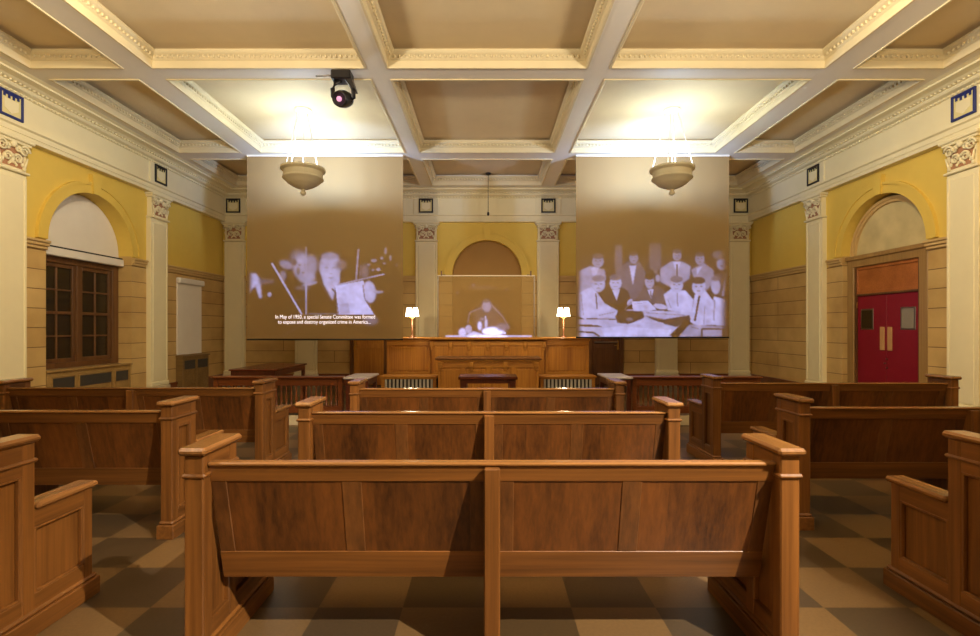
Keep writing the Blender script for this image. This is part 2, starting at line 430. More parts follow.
# ------------------------------------------------------------------ pilasters with carved capitals
def scroll(mb, c, r, turn, m, depth, ax):
    pts = []
    for i in range(22):
        t = i / 21; a = turn * (t * 3.6 * PI) + (0 if turn > 0 else PI)
        rr = r * (1 - .85 * t)
        pts.append((c[0] + rr * math.cos(a), depth - .012 * (1 - t), c[1] + rr * math.sin(a)))
    mb.tube(pts, [.020 * (1 - .5 * i / 21) for i in range(22)], m, 6)
def capital(W):
    """local: x across, y = depth (front negative), z up from capital foot, height .52"""
    mb = MB(); h = W / 2
    mb.box(-h - .02, h + .02, -.135, 0, 0, .035, M['cream'], .01)               # necking
    mb.box(-h + .02, h - .02, -.10, 0, .035, .42, M['cream'])
    mb.box(-h + .07, h - .07, -.104, 0, .07, .36, M['rosy'])
    mb.box(-h - .03, h + .03, -.15, 0, .42, .46, M['cream'], .008)              # abacus
    mb.box(-h - .06, h + .06, -.18, 0, .46, .51, M['cream'], .012)
    for s in (-1, 1):
        scroll(mb, (s * (h - .08), .335), .085, s, M['cream'], -.125, 0)
        scroll(mb, (s * h * .32, .20), .07, -s, M['cream'], -.115, 0)
        scroll(mb, (s * h * .34, .34), .045, s, M['cream'], -.115, 0)
        for k in range(3): mb.egg((s * (h * .75 - .03 * k), -.112, .08 + .055 * k), .028, .022, .035, M['cream'], 7, 5)
        mb.tube([(s * h * .72, -.11, .06), (s * h * .8, -.125, .16), (s * h * .9, -.13, .25)], [.02, .016, .01], M['cream'], 6)
    mb.egg((0, -.125, .40), .05, .04, .055, M['cream'], 10, 6)                  # fleuron
    mb.egg((0, -.11, .19), .028, .03, .075, M['cream'], 8, 6)
    for k in range(5):
        a = PI * (0.1 + .2 * k); mb.egg((.06 * math.cos(a), -.115, .09 + .05 * math.sin(a)), .018, .018, .026, M['cream'], 6, 4)
    for k in range(9): mb.egg((-h + .05 + k * (W - .1) / 8, -.14, .435), .018, .016, .02, M['cream'], 6, 4)
    return mb
def shaft(W):
    mb = MB(); h = W / 2
    mb.box(-h, h, -.085, 0, .0, ZE - .52, M['cream'])
    mb.box(-h + .07, h - .07, -.10, 0, .42, ZE - .60, M['cream'], .01)
    for s in (-1, 1):
        mb.box(s * (h - .022) - .02, s * (h - .022) + .02, -.098, 0, .42, ZE - .56, M['cream'], .006)
    mb.box(-h - .03, h + .03, -.14, 0, 0, .30, M['marble'], .01); mb.box(-h - .015, h + .015, -.125, 0, .30, .40, M['cream'], .02)
    return mb
def pilaster(P, uc, W, lab):
    if P is PL: T = Matrix.Translation((-XW, uc, 0)) @ Matrix.Rotation(PI / 2, 4, 'Z')
    elif P is PR: T = Matrix.Translation((XW, uc, 0)) @ Matrix.Rotation(-PI / 2, 4, 'Z')
    else: T = Matrix.Translation((uc, YB, 0))
    o = struct(shaft(W).build(tname(), None, T), lab)
    capital(W).build('capital', o, T @ Matrix.Translation((0, 0, ZE - .515)))
    return o
pilaster(PL, 7.33, .50, 'cream pilaster with carved capital left of the arched window')
pilaster(PL, 10.65, .55, 'cream pilaster with carved capital right of the arched window')
pilaster(PR, 7.34, .50, 'cream pilaster with carved capital right of the red door')
pilaster(PR, 10.67, .53, 'cream pilaster with carved capital left of the red door')
pilaster(PB, -6.66, .52, 'cream pilaster in the left back corner')
pilaster(PB, 6.66, .52, 'cream pilaster in the right back corner')
pilaster(PB, -4.78, .57, 'cream pilaster behind the left screen')
pilaster(PB, 4.74, .57, 'cream pilaster behind the right screen')
pilaster(PB, -1.60, .57, 'cream pilaster left of the central niche')
pilaster(PB, 1.61, .57, 'cream pilaster right of the central niche')

# ------------------------------------------------------------------ entablature (profile swept along each wall)
PROF = [(0.0, ZE), (.13, ZE), (.13, 4.38), (.145, 4.38), (.145, 4.455), (.18, 4.475), (.18, 4.50), (.11, 4.505), (.11, 4.93), (.14, 4.94), (.15, 4.965),
        (.22, 4.985), (.24, 5.01), (.24, 5.035), (.30, 5.045), (.34, 5.065), (.46, 5.075), (.46, 5.10), (.50, 5.112), (.52, ZS), (.52, 5.2), (0, 5.2)]
def entab(P, u0, u1, e0, e1, blocks, lab):
    mb = MB(); n = len(PROF)
    vs = []
    for (u, e) in ((u0, e0), (u1, e1)):
        for (o, z) in PROF: vs.append(P(u + e * o, z, -o))
    fs = [(k, (k + 1) % n, n + (k + 1) % n, n + k) for k in range(n)]
    mb.add(vs, fs, M['cream'])
    for uc in blocks:                                    # slightly proud frieze block over each pilaster
        bx(mb, P, uc - .33, uc + .33, -.135, -.1, 4.505, 4.93, M['cream'], .006)
    u = u0 + .6
    while u < u1 - .5:                                   # egg moulding under the corona
        c = P(u, 5.04, -.27); mb.egg(c, .025, .025, .022, M['cream'], 6, 4)
        c = P(u, 4.952, -.15); mb.egg(c, .02, .02, .016, M['cream'], 6, 3)
        u += .075
    trim(mb.build(tname()), lab)
entab(PL, YR, YB, 0, -1, (7.30, 10.63), 'cream entablature and cornice along the left wall')
entab(PR, YR, YB, 0, -1, (7.30, 10.63), 'cream entablature and cornice along the right wall')
entab(PB, -XW, XW, 1, -1, (-6.66, -4.78, -1.6, 1.61, 4.74, 6.66), 'cream entablature and cornice along the back wall')

def plaque(P, uc, lab, frame):
    if P is PL: loc, rz = (-XW + .137, uc, 4.73), PI / 2
    elif P is PR: loc, rz = (XW - .137, uc, 4.73), -PI / 2
    else: loc, rz = (uc, YB - .137, 4.73), 0
    e = tag(empty('frieze_plaque', loc, rz), lab, 'plaque', 'square plaques on the frieze')
    fr = MB(); a = .185; w = .034
    for x0, x1, z0, z1 in ((-a, a, a - w, a), (-a, a, -a, -a + w), (-a, -a + w, -a + w, a - w), (a - w, a, -a + w, a - w)):
        fr.box(x0, x1, -.03, 0, z0, z1, frame, .004)
    fr.build('frame', e)
    g = MB(); g.box(-a + w, a - w, -.014, 0, -a + w, a - w, M['platew'])
    g.build('ground', e)
    d = MB()                                             # little crenellated shield along the top
    for x in (-.105, -.035, .035, .105): d.box(x - .016, x + .016, -.022, -.012, .095 - .012 * (abs(x) < .05), .150, frame)
    d.box(-.12, .12, -.02, -.012, .128, .152, frame)
    d.prism([(-.11, .07), (.11, .07), (.11, -.06), (0, -.125), (-.11, -.06)], 1, -.02, -.013, M['cream'])
    d.build('emblem', e)
plaque(PL, 7.27, 'blue framed square plaque high on the left wall, nearest the camera', M['navy'])
plaque(PR, 7.26, 'blue framed square plaque high on the right wall, nearest the camera', M['navy'])
plaque(PL, 10.61, 'dark framed square plaque on the left wall frieze right of the arched window', M['blackframe'])
plaque(PR, 10.61, 'dark framed square plaque on the right wall frieze left of the red door', M['blackframe'])
plaque(PB, -6.66, 'dark framed square plaque in the left back corner of the frieze', M['blackframe'])
plaque(PB, 6.66, 'dark framed square plaque in the right back corner of the frieze', M['blackframe'])
plaque(PB, -1.6, 'dark framed square plaque on the back frieze left of the niche, beside left screen', M['blackframe'])
plaque(PB, 1.61, 'dark framed square plaque on the back frieze right of the niche, beside right screen', M['blackframe'])

# ------------------------------------------------------------------ coffered ceiling
mb = MB(); mb.box(-XW - .3, XW + .3, YR - .2, YB + .3, ZP, ZP + .1, M['coffer']); struct(mb.build('ceiling'), 'beige coffer panels of the ceiling')
XB = [(-5.06, -4.62), (-1.70, -1.37), (1.37, 1.72), (4.66, 5.10)]
YBm = [(-.1, .28), (3.32, 3.66), (6.97, 7.33), (10.33, 10.78)]
mb = MB()
for x0, x1 in XB: mb.box(x0, x1, YR, YB - .4, ZS, ZP + .02, M['beam'])
trim(mb.build(tname()), 'cream ceiling beams running toward the back wall')
mb = MB()
for y0, y1 in YBm: mb.box(-XW + .45, XW - .45, y0, y1, ZS + .001, ZP + .02, M['beam'])
trim(mb.build(tname()), 'cream ceiling beams running across the room')
mb = MB()
mb.box(-XW, -XW + .7, YR, YB, ZS + .002, ZP + .02, M['beam']); mb.box(XW - .7, XW, YR, YB, ZS + .002, ZP + .02, M['beam'])
mb.box(-XW + .7, XW - .7, YB - .7, YB, ZS + .002, ZP + .02, M['beam'])
trim(mb.build(tname()), 'cream ceiling border above the cornice')
CP = [(-.028, ZS), (-.028, ZS - .014), (0, ZS - .014), (.006, ZS + .01), (.006, ZS + .085), (.03, ZS + .10), (.045, ZS + .13), (.085, ZS + .155), (.10, ZS + .175), (.10, ZS + .20), (.0, ZS + .205)]
xs = [(-XW + .7, XB[0][0]), (XB[0][1], XB[1][0]), (XB[1][1], XB[2][0]), (XB[2][1], XB[3][0]), (XB[3][1], XW - .7)]
ys = [(.28, 3.32), (3.66, 6.97), (7.33, 10.33), (10.78, YB - .7)]
mb = MB()
for (x0, x1) in xs:
    for (y0, y1) in ys:
        vs = []; n = len(CP)
        for (o, z) in CP: vs += [(x0 + o, y0 + o, z), (x1 - o, y0 + o, z), (x1 - o, y1 - o, z), (x0 + o, y1 - o, z)]
        fs = [(i * 4 + k, i * 4 + (k + 1) % 4, (i + 1) * 4 + (k + 1) % 4, (i + 1) * 4 + k) for i in range(n - 1) for k in range(4)]
        mb.add(vs, fs, M['crown'])
        if y0 < 3: continue
        ez = ZS + .125
        u = x0 + .1
        while u < x1 - .08:
            for y in (y0 + .05, y1 - .05): mb.egg((u, y, ez), .02, .02, .026, M['crown'], 5, 3)
            u += .07
        u = y0 + .1
        while u < y1 - .08:
            for x in (x0 + .05, x1 - .05): mb.egg((x, u, ez), .02, .02, .026, M['crown'], 5, 3)
            u += .07
trim(mb.build(tname()), 'egg and dart crown mouldings inside the coffers')

# ------------------------------------------------------------------ left window
w1 = struct(empty('window_1', (-XW - .31, UC, 0)), 'dark wood casement window under white blind in the left arch')
mb = MB()
D0, D1 = -.04, .04
def lw(mb, u0, u1, z0, z1, d0, d1, mt, bev=.004): mb.box(-d1, -d0, u0, u1, z0, z1, mt, bev)   # local: x = -depth
hw = RA - .01
for a in ((-hw, -hw + .16, .84, 2.72), (hw - .16, hw, .84, 2.72), (-hw + .16, hw - .16, 2.62, 2.72), (-hw + .16, hw - .16, .84, .93), (-.05, .05, .93, 2.62)):
    lw(mb, *a, -.06, .05, M['winw'])
mb.build('frame', w1)
for (a, b) in ((-hw + .16, -.05), (.05, hw - .16)):
    mb = MB()
    lw(mb, a, a + .06, .93, 2.62, -.03, .03, M['winw']); lw(mb, b - .06, b, .93, 2.62, -.03, .03, M['winw'])
    lw(mb, a + .06, b - .06, .93, 1.0, -.03, .03, M['winw']); lw(mb, a + .06, b - .06, 2.55, 2.62, -.03, .03, M['winw'])
    c = (a + b) / 2; lw(mb, c - .015, c + .015, 1.0, 2.55, -.02, .02, M['winw'])
    for z in (1.38, 1.78, 2.17): lw(mb, a + .06, b - .06, z - (.025 if z == 1.78 else .014), z + (.025 if z == 1.78 else .014), -.022, .022, M['winw'])
    s = mb.build('sash', w1)
    g = MB(); lw(g, a + .05, b - .05, .99, 2.56, 0, .006, M['glass'], 0); g.build('pane', s)
bl = tag(empty('roller_blind', (-XW - .26, UC, 2.72)), 'white blind box and rounded white panel filling the head of the left window arch', 'blind')
mb = MB(); mb.box(-.0, .12, -hw, hw, .0, .135, M['blindc'], .01); mb.build('cassette', bl)
mb = MB(); mb.box(.02, .09, -hw, hw, .135, .165, M['dark']); mb.build('slot', bl)
mb = MB(); N = 32; r = RA - .008
pts = [(r * math.cos(PI * i / N), .205 + r * math.sin(PI * i / N)) for i in range(N + 1)]
mb.box(-.03, .01, -r, r, .165, .21, M['white']); mb.prism(pts, 0, -.03, .01, M['white']); mb.build('panel', bl)
def grille_cover(name, uc, half, zt, holes, mt, xface, lab, depth=.12):
    """radiator cover on the left wall"""
    e = tag(empty(name, (xface, uc, 0)), lab, 'radiator cover')
    mb = MB(); mb.box(-depth, 0, -half, half, 0, zt, mt, .006)
    mb.box(-depth, .03, -half - .02, half + .02, zt, zt + .035, mt, .008)
    mb.build('body', e)
    for (a, b, z0, z1) in holes:
        g = MB(); g.box(-.01, .006, a, b, z0, z1, M['dark'])
        k = a + .01
        while k < b - .005: g.box(.0, .010, k, k + .005, z0, z1, M['greyg']); k += .018
        for zz in (z0, z1 - .006): g.box(0, .012, a, b, zz, zz + .006, M['greyg'])
        g.build('grille', e)
    f = MB()
    cuts = [(-half + .02, None)]
    for (a, b, z0, z1) in holes:
        f.box(0, .012, a - .025, a - .008, .1, z1 + .03, mt); f.box(0, .012, b + .008, b + .025, .1, z1 + .03, mt)
        f.box(0, .012, a - .025, b + .025, z1 + .014, z1 + .03, mt)
    f.build('moulding', e)
grille_cover('radiator_cover', UC, RA - .02, .80, ((-.84, -.42, .52, .70), (-.30, .42, .52, .70), (.54, .86, .52, .70)), M['radw'], -XW + .0,
             'pale wooden radiator cover with three grilles below the arched window', .28)
grille_cover('radiator_cover', 11.88, .53, .86, ((-.47, -.05, .58, .78), (.05, .47, .58, .78)), M['radd'], -XW + .16,
             'dark wooden radiator cover with two grilles below the narrow blind', .155)
b2 = tag(empty('roller_blind', (-XW + .02, 11.84, .93)), 'narrow closed white roller blind on the left wall near the back corner', 'blind')
mb = MB(); mb.box(-.015, .02, -.47, .47, 0, 1.63, M['white']); mb.build('fabric', b2)
mb = MB(); mb.box(-.015, .09, -.50, .50, 1.60, 1.73, M['blindc'], .02); mb.build('cassette', b2)
mb = MB(); mb.box(-.01, .025, -.47, .47, -.02, .01, M['blindc'], .005); mb.build('hem_bar', b2)

# ------------------------------------------------------------------ red double door on the right wall
d1 = struct(empty('door_1', (XW + .13, UC + .03, 0)), 'burgundy double door under a wooden transom panel on the right')
mb = MB()
SU = .905
for u in (-.99, .895): mb.box(-.02, .08, u, u + .04, 0, 2.86, M['stonecap'])
for u in (-SU, SU - .17): mb.box(-.06, .05, u, u + .17, 0, 2.80, M['bronze'], .01)
mb.box(-.06, .05, -SU, SU, 2.68, 2.84, M['bronze'], .01)
for u in (-SU + .17, SU - .205): mb.box(-.035, .05, u, u + .035, 0, 2.68, M['winw'])
mb.box(-.09, .07, -SU - .03, SU + .03, 2.82, 2.90, M['bronze'], .01)
mb.build('surround', d1)
mb = MB(); mb.box(-.0, .04, -.735, .735, 2.16, 2.68, M['transom'])
for a in ((-.735, .735, 2.62, 2.68), (-.735, .735, 2.16, 2.22), (-.735, -.67, 2.22, 2.62), (.67, .735, 2.22, 2.62)): mb.box(-.02, .01, a[0], a[1], a[2], a[3], M['transom'], .004)
mb.box(-.03, 0, -.73, .73, 2.13, 2.165, M['winw'], .004)
mb.build('transom_panel', d1)
t1 = MB()
t1.prism([(-.03 + .955 * math.cos(PI * i / 32), 2.895 + .965 * math.sin(PI * i / 32)) for i in range(33)], 0, .07, .12, M['tymp'])
for i in range(1): pass
o = t1.build('tympanum', d1)
ar = MB(); arch_ring(ar, lambda u, z, d: (.07 + d, u - .03, z), 0, 2.895, .86, .962, -.04, M['stonecap']); ar.build('inner_arch_moulding', d1)
for s in (-1, 1):
    lf = MB(); a, b = (s * .004, s * .70); lf.box(-.0, .05, a, b, .02, 2.13, M['red'], .004)
    L = lf.build('leaf', d1)
    g = MB(); c = s * .46; g.box(-.006, .004, c - .155, c + .155, 1.49, 1.88, M['steel'], .003); g.box(-.012, 0, c - .125, c + .125, 1.52, 1.85, M['glass'] if s > 0 else M['sheenglass']); g.build('vision_panel', L)
    p = MB(); c = s * .085; p.box(-.02, .0, c - .05, c + .05, 1.12, 1.54, M['pushp'], .006); p.build('push_plate', L)
    if s == -1:
        k = MB()
        for (q, z) in ((.0, .98), (.05, .90), (-.0, .82)): k.lathe([(0, -.02), (.018, -.018), (.018, 0)], M['steel'], (-.01, q - .02, z), 10)
        k.build('lock', L)
    for z in (.3, 1.9):
        h = MB(); h.tube([(-.012, s * .705, z), (-.012, s * .705, z + .12)], .012, M['brass'], 8); h.build('hinge', L)

# back wall doors
def back_door(name, xc, hw_, mt, lab, closer, handle_side):
    e = struct(empty(name, (xc, YB, 0)), lab)
    f = MB()
    for x in (-hw_, hw_ - .09): f.box(x, x + .09, -.06, 0, 0, 2.25, M['dz'], .006)
    f.box(-hw_, hw_, -.06, 0, 2.16, 2.30, M['dz'], .006); f.build('frame', e)
    l = MB(); a = hw_ - .1; l.box(-a, a, -.03, 0, .01, 2.15, mt)
    for b in ((-a, -a + .10, .01, 2.15), (a - .10, a, .01, 2.15), (-a, a, 2.02, 2.15), (-a, a, .01, .26), (-a, a, .98, 1.10)): l.box(b[0], b[1], -.045, -.02, b[2], b[3], mt, .004)
    L = l.build('leaf', e)
    h = MB(); hx = handle_side * (a - .05); h.box(hx - .025, hx + .025, -.055, -.04, .95, 1.18, M['brass'], .004)
    h.tube([(hx, -.05, 1.06), (hx, -.09, 1.06), (hx - handle_side * .1, -.09, 1.06)], .01, M['brass']); h.build('handle', L)
    if closer:
        c = MB(); c.box(-a + .05, a - .06, -.10, -.045, 1.12, 1.17, M['steel'], .01); c.build('push_bar', L)
back_door('door_2', -3.13, .50, M['gz'], 'golden wood door in the back wall below the left screen', False, -1)
back_door('door_3', 3.15, .46, M['dz'], 'dark wood door with push bar in the back wall below the right screen', True, 1)

# ------------------------------------------------------------------ pews
def pew(name, W, post=True):
    """origin: floor, middle of the pew, rear face of the end posts. x across, y toward the front of the room"""
    e = empty(name); h = W / 2; th = .085
    for s in (-1, 1):
        o_ = s * h                                  # outer face
        i_ = s * (h - th)                           # inner face
        c0, c1 = s * (h - .025), s * (h - th + .025)
        ep = MB()
        ep.box(c0, c1, .06, .63, .05, .60, M['wz']); ep.box(c0, c1, .06, .27, .60, .93, M['wz'])
        # tall part: stiles and rails
        ep.box(o_, i_, 0, .075, .0, .955, M['wz'], .006)
        ep.box(o_, i_, .225, .30, .0, .955, M['wz'], .006)
        q_ = .0015 * s; ep.box(o_ - q_, i_ + q_, .07, .23, .80, .953, M['wy'], .003)
        ep.box(o_ - q_, i_ + q_, .07, .23, .10, .20, M['wy'], .003)
        # arm part
        ep.box(o_, i_, .60, .665, .0, .62, M['wz'], .006)
        ep.box(o_ - q_, i_ + q_, .29, .61, .53, .618, M['wy'], .003)
        ep.box(o_ - q_, i_ + q_, .29, .61, .10, .20, M['wy'], .003)
        for (y0, y1, z0, z1) in ((.075, .225, .20, .80), (.30, .60, .20, .53)):      # bead around the recessed panels
            for cc in (s * (h - .012), ):
                w = .012
                for b in ((y0, y1, z0, z0 + w), (y0, y1, z1 - w, z1), (y0, y0 + w, z0, z1), (y1 - w, y1, z0, z1)):
                    ep.box(cc - .010, cc + .010, b[0], b[1], b[2], b[3], M['wz'], .003)
        E = ep.build('end_panel', e)
        nk = MB(); nk.box(s * (h + .011), s * (h - th - .011), -.011, .311, .855, .875, M['wy'], .008); nk.build('neck_moulding', E)
        cp = MB(); cp.box(s * (h + .020), s * (h - th - .020), -.024, .318, .957, .991, M['wcap'], .012); cp.build('cap', E)
        ac = MB(); ac.box(s * (h + .018), s * (h - th - .018), .30, .69, .618, .650, M['wcap'], .011); ac.build('arm_cap', E)
        pl = MB(); pl.box(s * (h + .018), s * (h - th - .018), -.018, .70, 0, .10, M['wy'], .004)
        pl.box(s * (h + .010), s * (h - th - .010), -.010, .69, .10, .125, M['wy'], .010); pl.build('plinth', E)
    xi = h - th
    zt, zb, k = .92, .335, .14 / .585
    sh = lambda x, y, z: (x, y + (zt - z) * k, z)
    y0 = .035
    b = MB()
    b.box(-xi, xi, y0 + .006, y0 + .028, zb + .05, zt - .05, M['wp'], 0, sh)                      # panel field
    b.box(-xi, xi, y0, y0 + .04, .825, .905, M['wx'], .003, sh)
    b.box(-xi, xi, y0, y0 + .04, zb, .47, M['wx'], .002, sh)
    P_ = .045
    marks = [(-xi, -xi + .07), (-xi / 2 - .045, -xi / 2 + .045), (-.10, -.03), (.03, .10), (xi / 2 - .045, xi / 2 + .045), (xi - .07, xi)]
    for a, c in marks: b.box(a, c, y0 + .002, y0 + .038, .46, .83, M['wst'], .003, sh)
    B = b.build('backrest', e)
    t = MB(); t.box(-xi, xi, y0 - .006, y0 + .048, .900, .917, M['wcap2'], .006); t.build('top_rail', e)
    s_ = MB(); s_.box(-xi, xi, .17, .60, .425, .455, M['wx'], .01); s_.box(-xi, xi, .565, .59, .34, .425, M['wx'], .003)
    s_.build('seat', e)
    c = MB(); c.box(-.036, .036, -.002, .035, 0, .897, M['wz'], .006); c.prism([(.03, 0), (.165, 0), (.172, .345), (.05, .89), (.03, .89)], 0, -.034, .034, M['wz']); c.build('centre_post', e)
    c = MB(); c.box(-.03, .03, .17, .58, 0, .425, M['wz']); c.build('centre_support', e)
    return e
pc = pew('pew', 2.72)
tag(pc, 'x', 'pew', 'oak pews in the gallery')
pc.location = (.022, 2.23, 0); pc['label'] = 'large oak pew in the centre front of the photo, nearest the camera'
copy_tree(pc, (.015, 3.59, 0), 'central oak pew directly behind the nearest one, second of the three')
copy_tree(pc, (-.0, 5.0, 0), 'farthest of the three central oak pews, facing the judges bench')
ps = pew('pew', 2.68)
tag(ps, 'oak pew at the left edge, nearest the camera, its end panel cut by frame', 'pew', 'oak pews in the gallery')
HL, HR = 1.34, 1.34
ps.location = (-2.245 - HL, 2.21, 0)
copy_tree(ps, (-2.27 - HL, 3.64, 0), 'second oak pew from the camera on the left side, dark back rail')
copy_tree(ps, (-2.245 - HL, 5.06, 0), 'farthest oak pew on the left side, in front of the left railing')
copy_tree(ps, (2.37 + HR, 2.30, 0), 'oak pew at the right edge, nearest the camera, its end panel cut by frame')
copy_tree(ps, (2.35 + HR, 3.80, 0), 'second oak pew from the camera on the right side of the aisle')
copy_tree(ps, (2.47 + HR, 5.51, 0), 'farthest oak pew on the right side, in front of the red door')

# ------------------------------------------------------------------ balustrade rails
def rail(x0, x1, lab):
    xc = (x0 + x1) / 2; e = tag(empty('railing', (xc, 7.9, 0)), lab, 'railing', 'spindled bar railings'); h = (x1 - x0) / 2
    m_ = MB(); m_.box(-h - .02, h + .02, -.07, .09, .735, .765, M['rx'], .01); m_.build('handrail', e)
    m_ = MB(); m_.box(-h, h, -.02, .04, .62, .735, M['rx'], .004); m_.box(-h, h, -.02, .04, .19, .30, M['rx'], .006); m_.build('rail_frame', e)
    m_ = MB(); m_.box(-h, h, -.01, .03, 0, .15, M['marble'], .004); m_.build('plinth', e)
    for x in (-h + .03, h - .03):
        m_ = MB(); m_.box(x - .035, x + .035, -.035, .055, 0, .735, M['rx'], .006); m_.build('post', e)
    n = 24
    sp = MB(); sp.lathe([(.0, .29), (.022, .29), (.022, .32), (.012, .33), (.02, .40), (.022, .44), (.012, .50), (.012, .58), (.018, .60), (.018, .63), (0, .63)], M['rx'], (0, 0, 0), 8)
    first = None
    for i in range(n):
        x = -h + .1 + i * (2 * h - .2) / (n - 1)
        if first is None: first = sp.build('spindle', e); o = first
        else: o = first.copy(); COL.objects.link(o); o.parent = e
        o.location = (x, .01, 0)
rail(-4.26, -2.26, 'red brown spindled railing left of the aisle, behind the left pews')
rail(2.27, 4.26, 'red brown spindled railing right of the aisle, behind the right pews')

def table(name, loc, w, d, h, lab, mt, mz, top=.03, apron=.1, leg=.06, over=.03, cat='table', group=None, rough=None):
    e = tag(empty(name, loc), lab, cat, group)
    t = MB(); t.box(-w / 2, w / 2, -d / 2, d / 2, h - top, h, mt, .008); t.build('tabletop', e)
    a = MB(); W, D = w / 2 - over, d / 2 - over
    for b in ((-W, W, -D, -D + .02), (-W, W, D - .02, D), (-W, -W + .02, -D, D), (W - .02, W, -D, D)): a.box(b[0], b[1], b[2], b[3], h - top - apron, h - top, mz)
    a.build('apron', e)
    for sx in (-1, 1):
        for sy in (-1, 1):
            l = MB(); x = sx * (W - leg / 2); y = sy * (D - leg / 2)
            l.prism([(x - leg / 2, y - leg / 2), (x + leg / 2, y - leg / 2), (x + leg / 2, y + leg / 2), (x - leg / 2, y + leg / 2)], 2, 0, h - top, mz)
            l.build('leg', e)
    return e
table('counsel_table', (-4.26, 9.95, 0), .86, 1.6, .77, 'dark mahogany table beyond the left railing', M['mx'], M['mz'])
table('narrow_table', (-2.0, 8.08, 0), .40, .70, .765, 'narrow table with painted screen sheen at the aisle end of the left railing', M['sheentop'], M['mz'], cat='table')
table('narrow_table', (2.04, 8.08, 0), .40, .70, .765, 'narrow table with painted screen sheen at the aisle end of the right railing', M['sheentop'], M['mz'], cat='table')
table('small_table', (.015, 8.05, 0), .92, .5, .765, 'small dark table standing before the clerk desk in the centre', M['mx'], M['mz'], top=.045, apron=.06, leg=.1)

# ------------------------------------------------------------------ judge's bench, clerk desk
def panelled(mb, x0, x1, yf, z0, z1, n, mt, mr, pil=False):
    """raised frame-and-panel front facing the camera (towards -y) at y = yf"""
    w = (x1 - x0) / n
    mb.box(x0, x1, yf - .02, yf + .0, z0, z0 + .10, mr, .004); mb.box(x0, x1, yf - .02, yf, z1 - .09, z1, mr, .004)
    for i in range(n + 1):
        x = x0 + i * w; s = .045
        mb.box(max(x0, x - s), min(x1, x + s), yf - .02, yf, z0 + .10, z1 - .09, mt, .004)
    for i in range(n):
        a, b = x0 + i * w + .075, x0 + (i + 1) * w - .075
        mb.box(a, b, yf - .012, yf, z0 + .14, z1 - .13, mt, .008)
jb = tag(empty('judge_bench', (.02, 11.4, 0)), 'long golden oak judges bench with panelled front below the centre screen', 'bench')
mb = MB(); mb.box(-2.28, 2.28, 0, .75, 0, 1.27, M['gz'])
mb.build('body', jb)
mb = MB(); panelled(mb, -2.28, -1.30, 0, .42, 1.22, 1, M['gz'], M['gx']); mb.build('side_panelling', jb); mb = MB(); panelled(mb, 1.30, 2.28, 0, .42, 1.22, 1, M['gz'], M['gx']); mb.build('side_panelling', jb)
mb = MB(); panelled(mb, -1.25, 1.25, -.10, .42, 1.22, 6, M['gz'], M['gx']); mb.box(-1.25, 1.25, -.10, 0, 0, 1.22, M['gz']); mb.build('centre_panelling', jb)
mb = MB()
for i in range(7):
    x = -1.25 + i * 2.5 / 6
    mb.box(x - .04, x + .04, -.15, -.10, 1.08, 1.22, M['gx'], .01); mb.box(x - .028, x + .028, -.14, -.10, 1.02, 1.09, M['gx'], .01)
mb.build('bracket', jb)
mb = MB(); mb.box(-2.32, 2.32, -.06, .80, 1.265, 1.305, M['gx'], .01); mb.box(-1.32, 1.32, -.19, .1, 1.262, 1.306, M['gx'], .01); mb.box(-2.30, 2.30, -.03, 0, 1.22, 1.265, M['gx'], .01); mb.build('ledge', jb)
mb = MB(); mb.box(-2.30, 2.30, -.035, 0, 0, .16, M['gx'], .01); mb.box(-2.3, 2.3, -.028, 0, .40, .45, M['gx'], .012); mb.build('plinth', jb)

cd = tag(empty('clerk_desk', (.03, 10.35, 0)), 'golden oak clerk desk standing in front of the judges bench', 'desk')
mb = MB(); mb.box(-1.03, 1.03, 0, .6, 0, .87, M['gz']); mb.build('body', cd)
mb = MB(); panelled(mb, -1.03, 1.03, 0, .05, .80, 4, M['gz'], M['gx'])
mb.build('front_panelling', cd)
mb = MB(); mb.box(-1.09, 1.09, -.07, .65, .87, .915, M['wx'], .012); mb.box(-1.05, 1.05, -.035, 0, .83, .87, M['gx'], .01); mb.build('ledge', cd)
mb = MB()
for x in (-.98, -.35, .35, .98): mb.box(x - .05, x + .05, -.055, 0, .70, .83, M['gx'], .012); mb.box(x - .035, x + .035, -.04, 0, .64, .71, M['gx'], .012)
mb.build('bracket', cd)

for xc, lab in ((-1.665, 'golden wood radiator cover with pale bars left of the clerk desk'), (1.72, 'golden wood radiator cover with pale bars right of the clerk desk')):
    e = tag(empty('grilled_cabinet', (xc, 10.75, 0)), lab, 'radiator cover', 'barred covers beside the clerk desk')
    h = .585
    mb = MB(); mb.box(-h, h, .03, .40, 0, .46, M['dark']); mb.box(-h, -h + .07, 0, .40, 0, .46, M['gx'], .004); mb.box(h - .07, h, 0, .40, 0, .46, M['gx'], .004)
    mb.box(-h, h, 0, .40, 0, .10, M['gx'], .004); mb.build('body', e)
    mb = MB(); mb.box(-h - .03, h + .03, -.03, .42, .46, .50, M['gx'], .008); mb.box(-h + .0, h, .0, .35, .43, .46, M['gx']); mb.build('lid', e)
    bar = None
    for i in range(13):
        x = -h + .1 + i * (2 * h - .2) / 12
        if bar is None:
            b_ = MB(); b_.box(-.021, .021, .005, .03, .10, .44, M['lightbar'], .003); bar = b_.build('bar', e); o = bar
        else: o = bar.copy(); COL.objects.link(o); o.parent = e
        o.location = (x, 0, 0)

